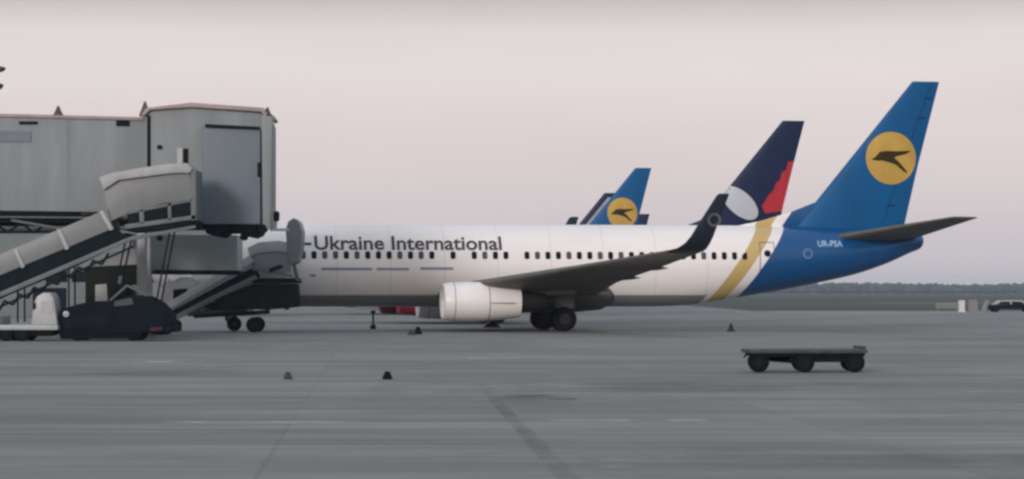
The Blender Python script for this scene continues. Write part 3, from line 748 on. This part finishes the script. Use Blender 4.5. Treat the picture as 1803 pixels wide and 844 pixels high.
# flatbed with pale kiosk-like generator at far left
FY = 102.0
fb = empty('flatbed_trailer', (WX(40, FY), FY, 0)); tag(fb, 'pale flatbed trailer with dark wheels at the left edge', 'trailer'); fx = fb.location.x
def fp(l, ox_=None): return [(WX(a, FY) - (fx if ox_ is None else ox_), WZ(b, FY)) for a, b in l]
obj_prism('deck', van_white, fb, fp([(-90, 572), (106, 572), (106, 581), (-90, 581)]), -.6, 1.6, .03)
obj_prism('end_board', van_white, fb, fp([(-2, 556), (4, 556), (5, 572), (-2, 572)]), -.6, 1.6, .02)
obj_prism('underframe', blackish, fb, fp([(-85, 581), (100, 581), (90, 592), (-80, 592)]), -.4, 1.4, .03)
for u in (-60, 14, 42):
    for y in (-.45, 1.45): wheel(fb, WX(u, FY) - fx, y, .30, .30, .22)
gz = WZ(572, FY)
gn = empty('generator', (WX(80, FY), FY, gz)); tag(gn, 'white upright generator box with domed top, standing on the flatbed trailer', 'generator'); gx = gn.location.x
def gp(l): return [(WX(a, FY) - gx, WZ(b, FY) - gz) for a, b in l]
obj_prism('cabinet', van_white, gn, gp([(58, 571.9), (62, 535), (68, 522), (80, 515), (92, 516), (98, 526), (104, 571.9)]), -.4, .9, .05)
obj_prism('side_vent', pale_panel, gn, gp([(76, 530), (96, 530), (96, 550), (76, 550)]), -.43, -.4, 0)
obj_prism('side_window', dark_steel, gn, gp([(61, 536), (66, 532), (67, 542), (62, 546)]), -.43, -.4, 0)

# equipment between the bridge and the airliner
def simple_truck(name, cat, label, Y, cpx, outline, mat, wheels, depth, extra):
    r = empty(name, (WX(cpx, Y), Y, 0)); tag(r, label, cat); x0 = r.location.x
    q = lambda l: [(WX(a, Y) - x0, WZ(b, Y)) for a, b in l]
    obj_prism('body', mat, r, q(outline), 0, depth, .05)
    for nm, pts, m, a, b in extra: obj_prism(nm, m, r, q(pts), a, b, .015)
    for u, rad in wheels:
        for y in (.1, depth - .1): wheel(r, WX(u, Y) - x0, y, rad, rad, .24)
    return r
simple_truck('baggage_tractor', 'tractor', 'dark green box-bodied tractor half hidden below the large stairs', 112, 200,
    [(150, 470), (240, 466), (244, 503), (225, 500), (222, 560), (150, 566)], truck_green, ((165, .42), (215, .42)), 2.0,
    [('roof_crate', [(190, 446), (238, 438), (240, 466), (190, 468)], M('lilac_panel', (.33, .34, .40), .6), .2, 1.8),
     ('side_panel', [(168, 502), (188, 500), (190, 532), (168, 532)], pale_panel, -.04, 0),
     ('lamp', [(207, 487), (216, 486), (217, 500), (208, 500)], grey_steel, -.08, 0),
     ('cab_window', [(196, 505), (212, 505), (212, 528), (196, 528)], glass_dark, -.03, 0)])
simple_truck('water_cart', 'cart', 'small pale service cart with white rounded tank under the airliner nose', 124.4, 315,
    [(285, 516), (290, 500), (300, 488), (318, 484), (335, 488), (342, 502), (350, 520), (352, 548), (280, 552)], pale_panel, ((292, .3), (304, .3)), 1.2,
    [('tank_top', [(299, 486), (312, 481), (330, 484), (334, 489), (318, 489), (306, 496), (300, 494)], M('tank_white', (.8, .8, .8), .4), -.05, 1.15),
     ('hatch', [(305, 510), (330, 508), (330, 528), (305, 528)], dark_steel, -.03, 0)])
hl = simple_truck('lift_truck', 'truck', 'high-lift truck with plain grey-green box raised before the nose of the nearest airliner', 116, 262,
    [(232, 412), (418, 414), (418, 477), (232, 476)], M('lift_box', (.27, .32, .33), .6, var=.1, scale=.4), ((222, .42), (282, .42)), 2.3,
    [('box_skirt', [(232, 476), (420, 477), (420, 484), (232, 483)], dark_steel, -.05, 2.35),
     ('chassis', [(200, 556), (300, 556), (300, 568), (200, 568)], dark_steel, .1, 2.2),
     ('mast', [(243, 487), (257, 487), (257, 556), (243, 556)], grey_steel, .2, .5), ('mast', [(243, 487), (257, 487), (257, 556), (243, 556)], grey_steel, 1.8, 2.1)])
# hose post beside the cab column
bm = bmesh.new(); px_, Y_ = 262, 111
add_tube(bm, (0, 0, 0), (0, 0, WZ(478, Y_)), .07); add_box(bm, -.25, .25, -.25, .25, 0, .12, .02); add_tube(bm, (0, 0, WZ(480, Y_)), (.35, 0, WZ(474, Y_)), .05)
o = from_bm('hydrant_post', bm, grey_steel, smooth='auto', loc=(WX(px_, Y_), Y_, 0)); tag(o, 'slim grey service post beside the lift column of the boarding bridge', 'post')

# far, smaller stairs at the airliner's front door
S2 = 123.3
P2 = [
 ('hood', [(band([(436, 437), (455, 427), (490, 424), (512, 428)], [(440, 452), (456, 446), (490, 443), (512, 446)]), -.15, 1.9, pale_panel, .03)]),
 ('hood_side', [([(438, 450), (456, 445), (512, 445), (512, 480), (470, 484), (444, 470)], -.08, -.03, canopy_mat, .01)]),
 ('hood_end', [([(506, 440), (503, 405), (508, 390), (518, 384), (527, 391), (532, 408), (530, 438), (524, 462), (512, 468)], -.2, 1.9, canopy_mat, .06)]),
 ('guard_frame', [([(505, 428), (511, 428), (528, 495), (521, 495)], -.1, -.03, grey_steel, .01), ([(444, 470), (515, 484), (515, 489), (444, 476)], -.1, -.03, grey_steel, .01), ([(474, 474), (494, 466), (500, 470), (476, 480)], -.14, -.1, dark_steel, .01)]),
 ('platform', [([(446, 490), (524, 490), (526, 499), (442, 499)], -.05, 1.9, dark_steel, .02)]),
 ('stair_side', [(band([(292, 536), (360, 498), (440, 452)], [(302, 548), (368, 512), (446, 470)]), -.08, -.03, pale_panel, .01)]),
 ('flight', [(band([(300, 548), (368, 512), (446, 470)], [(306, 562), (372, 525), (452, 488)]), .0, 1.8, dark_steel, .02)]),
 ('stringer', [(band([(304, 558), (372, 522), (450, 484)], [(308, 566), (376, 529), (454, 491)]), -.12, -.03, grey_steel, .01)]),
]
s2 = stairs('passenger_stairs', 'smaller passenger stairs rising to the front door of the nearest airliner', S2, 1.9, P2, None, 'covered passenger stairs', 420)
x2 = s2.location.x
S2p = lambda l: [(WX(a, S2) - x2, WZ(b, S2)) for a, b in l]
obj_prism('shade_block', truck_green, s2, S2p([(404, 516), (446, 500), (522, 500), (524, 541), (470, 546), (404, 544), (372, 548), (360, 540)]), .1, 1.75, .05)  # dark block added below the platform to stand for shade on the fuselage
obj_prism('stair_casing', pale_panel, s2, S2p([(288, 538), (360, 496), (440, 450), (448, 462), (368, 506), (300, 546)]), -.25, 2.0, .04)
obj_prism('chassis', dark_steel, s2, S2p([(340, 554), (470, 546), (470, 553), (340, 561)]), .2, 1.6, .03)
for u in (447,):
    for y in (-.02, 1.8): wheel(s2, WX(u, S2) - x2, y, .36, .36, .22)
# ------------------------------------------------------------------ buildings behind the bridge
AY = 205.0
an = empty('service_building', (WX(120, AY), AY, 0)); tag(an, 'long low grey-green service building behind the boarding bridge', 'building'); ax = an.location.x
ap = lambda a, b: (WX(a, AY) - ax, WZ(b, AY))
x0, x1 = WX(-260, AY) - ax, WX(420, AY) - ax; zt = WZ(404, AY)
obj_box('wall', annex_mat, an, x0, x1, 0, 12, 0, zt, bev=.03)
obj_box('roof', roofband, an, x0 - .3, x1 + .3, -.3, 12.3, zt + .003, zt + .25, bev=.02)
zb0, zb1 = WZ(497, AY), WZ(478, AY)
n = 14
for k in range(n):
    a = x0 + .6 + k * (x1 - x0 - 1.2) / n
    obj_box('window', glass_dark, an, a, a + (x1 - x0) / n - .45, -.05, 0.02, zb0, zb1, bev=.01)
for k in range(5):
    a = x0 + 2 + k * 6
    obj_box('door', dark_steel, an, a, a + 2.6, -.06, .02, 0, 2.2, bev=.01)

# ------------------------------------------------------------------ things on the apron
# baggage dolly at right
DY = 62.8
dl = empty('baggage_cart', (WX(1415, DY), DY, 0), R(4)); tag(dl, 'empty flat baggage cart standing alone at right, dark wheels', 'baggage cart')
dx = lambda u: WX(u, DY) - dl.location.x
dz = lambda v: WZ(v, DY)
bm = bmesh.new(); add_box(bm, dx(1312), dx(1518), -.72, .72, dz(621.5), dz(614.5), .02)
for k in range(11):
    xx = dx(1322) + k * .26; add_box(bm, xx, xx + .02, -.70, .70, dz(614.5), dz(613.8))
from_bm('deck', bm, deck_grey, dl, smooth='auto')
obj_box('headboard', deck_grey, dl, dx(1512), dx(1517), -.6, .6, dz(614.6), dz(609), bev=.005)
bm = bmesh.new(); add_box(bm, dx(1318), dx(1515), -.62, -.54, dz(627), dz(621.5), .01); add_box(bm, dx(1318), dx(1515), .54, .62, dz(627), dz(621.5), .01)
add_box(bm, dx(1385), dx(1500), -.5, .5, dz(637), dz(621.6), .03); add_box(bm, dx(1340), dx(1400), -.08, .08, dz(636), dz(624), .02)
add_prism(bm, [(dx(1380), dz(622)), (dx(1440), dz(622)), (dx(1425), dz(640)), (dx(1394), dz(640))], -.35, .35, .02)
from_bm('chassis', bm, dark_steel, dl, smooth='auto')
bm = bmesh.new(); add_tube(bm, (dx(1326), 0, dz(632)), (dx(1400), 0, dz(638)), .03); add_tube(bm, (dx(1408), -.7, .235), (dx(1408), .45, .235), .035); add_tube(bm, (dx(1497), -.62, .235), (dx(1497), .62, .235), .035); add_tube(bm, (dx(1329), -.5, .25), (dx(1329), .3, .25), .035)
from_bm('axle', bm, dark_steel, dl, smooth='auto')
for (u, y, r) in ((1329, -.5, .25), (1408, -.62, .235), (1417, .5, .235), (1497, -.62, .235), (1506, .6, .235), (1338, .35, .25)):
    wheel(dl, dx(u), y, r, r, .17)
bm = bmesh.new(); add_tube(bm, (dx(1316), 0, .42), (dx(1308), 0, .34), .02); from_bm('tow_bar', bm, dark_steel, dl)

# wheel chocks
def chock(px, py, w, h, label, mat=blackish, g='wheel chocks left on the apron'):
    Y = GY(py); bm = bmesh.new(); m = w / 2
    add_prism(bm, [(-m, 0), (m, 0), (m * .35, h), (-m * .25, h * 1.02)], -.18, .18, .015)
    add_tube(bm, (0, -.19, h * .45), (0, .19, h * .45), .018)
    o = from_bm('wheel_chock', bm, mat, smooth='auto', loc=(WX(px, Y), Y, 0)); tag(o, label, 'wheel chock', g); o.rotation_euler.z = R(12)
chock(507, 668, .18, .16, 'faded dark wedge chock in the foreground, left of its black twin', M('faded_rubber', (.05, .05, .06), .8))
chock(682, 668, .19, .17, 'black wedge chock on open concrete below the engine, right one of the foreground pair')
chock(724, 590, .32, .24, 'grey-black chock below the forward fuselage, left one of two touching', M('worn_rubber', (.045, .047, .05), .8)); chock(736, 589, .34, .34, 'taller dark chock below the forward fuselage, right one of two touching')
# dark cone near the tail
Y = GY(584); bm = bmesh.new(); add_box(bm, -.2, .2, -.2, .2, 0, .04, .01); add_lathe(bm, [(.04, .15), (.2, .11), (.4, .03)], (0, 0, 0), 'Z', 18, close=True)
o = from_bm('traffic_cone', bm, cone_dark, smooth='auto', loc=(WX(1287, Y), Y, 0)); tag(o, 'small dark cone standing on the apron below the rear fuselage', 'traffic cone')
# marker post beneath the fuselage
Y = GY(580); bm = bmesh.new(); add_box(bm, -.14, .14, -.14, .14, 0, .22, .04); add_tube(bm, (0, 0, .2), (0, 0, .85), .05); add_box(bm, -.12, .12, -.05, .05, .8, .95, .02)
o = from_bm('marker_post', bm, dark_steel, smooth='auto', loc=(WX(657, Y), Y, 0)); tag(o, 'short dark post with weighted foot under the forward fuselage', 'post')

chock(866, 577, .95, .26, 'long black block on the apron under the white engine, standing in for wheels of the navy-tailed airliner')  # made-up block in place of the hidden main wheels of the navy airliner

# far right: car, barriers, sign, cabin at the edge of the apron
CY = 246.0
cr = empty('parked_car', (WX(1780, CY), CY, 0)); tag(cr, 'dark car with pale roof parked at the far right edge of the apron', 'car'); c0 = cr.location.x
cp = lambda l: [(WX(a, CY) - c0, WZ(b, CY)) for a, b in l]
obj_prism('body', truck_dark, cr, cp([(1738, 544.5), (1740, 538.5), (1752, 536.5), (1812, 536), (1824, 538), (1826, 545)]), 0, 1.7, .06)
obj_prism('roof', pale_panel, cr, cp([(1750, 537), (1760, 529), (1800, 528.5), (1812, 536.8)]), .1, 1.6, .05)
obj_prism('side_window', glass_dark, cr, cp([(1756, 536), (1763, 531.5), (1779, 531.3), (1779, 536)]), .07, .1, 0); obj_prism('side_window', glass_dark, cr, cp([(1782, 536), (1782, 531.3), (1798, 531.3), (1805, 536)]), .07, .1, 0)
for u in (1754, 1810):
    for y in (.05, 1.65): wheel(cr, WX(u, CY) - c0, y, .31, .31, .2)
def barrier(px, w, lean, top, mat, label):
    Y = 246.0; x = WX(px, Y); bm = bmesh.new(); h = WZ(top, Y)
    add_prism(bm, [(-w/2 - .1, 0), (w/2 + .1, 0), (w/2 + .1, .12), (w/2 + lean, h), (-w/2 + lean, h), (-w/2 - .1, .12)], -.2, .2, .03)
    o = from_bm('barrier', bm, mat, smooth='auto', loc=(x, Y, 0)); tag(o, label, 'barrier', 'pale barriers at the far apron edge')
barrier(1713, .75, 0, 528, barrier_pink, 'broad pinkish barrier left of the dark car at the far apron edge'); barrier(1732, .3, .35, 528, canopy_mat, 'narrow leaning grey barrier next to the dark car at the far apron edge')
bm = bmesh.new(); add_box(bm, -.28, .28, -.3, .3, 0, WZ(529, 246), .08); add_box(bm, -.32, .32, -.34, .34, 0, .15, .02)
o = from_bm('utility_box', bm, M('bright_white', (.5, .52, .54), .5), smooth='auto', loc=(WX(1693, 246), 246, 0)); tag(o, 'small bright white utility box at the far right apron edge', 'utility box')
bm = bmesh.new(); add_box(bm, -1.1, 1.1, -.1, .1, .3, WZ(533, 248), .04); add_box(bm, -.9, -.8, -.05, .05, 0, .32); add_box(bm, .8, .9, -.05, .05, 0, .32)
o = from_bm('low_sign', bm, olive_pale, smooth='auto', loc=(WX(1668, 248), 248, 0)); tag(o, 'low grey-green board left of the white utility box', 'sign board')

# floodlight mast whose lamp heads show at the left edge
LY = 125.0
fm_ = empty('floodlight_mast', (WX(-22, LY), LY, 0)); tag(fm_, 'dark floodlight mast at the upper left edge, only lamp heads in view', 'floodlight mast')
lz = lambda v: WZ(v, LY); lxx = lambda u: WX(u, LY) - fm_.location.x
bm = bmesh.new(); add_tube(bm, (0, 0, 0), (0, 0, lz(100)), .28, .14, 16); from_bm('pole', bm, grey_steel, fm_, smooth='auto')
for (v, d, w) in ((121, 9, 10), (151, 5, 12)):
    bm = bmesh.new(); add_tube(bm, (0, 0, lz(v)), (lxx(-5), 0, lz(v)), .06)
    add_prism(bm, [(lxx(-8), lz(v - w * .5)), (lxx(d), lz(v - w * .2)), (lxx(d - 3), lz(v + w * .35)), (lxx(-8), lz(v + w * .8))], -.3, .3, .03)
    from_bm('lamp_head', bm, M('lamp_brown', (.06, .045, .045), .6), fm_, smooth='auto')
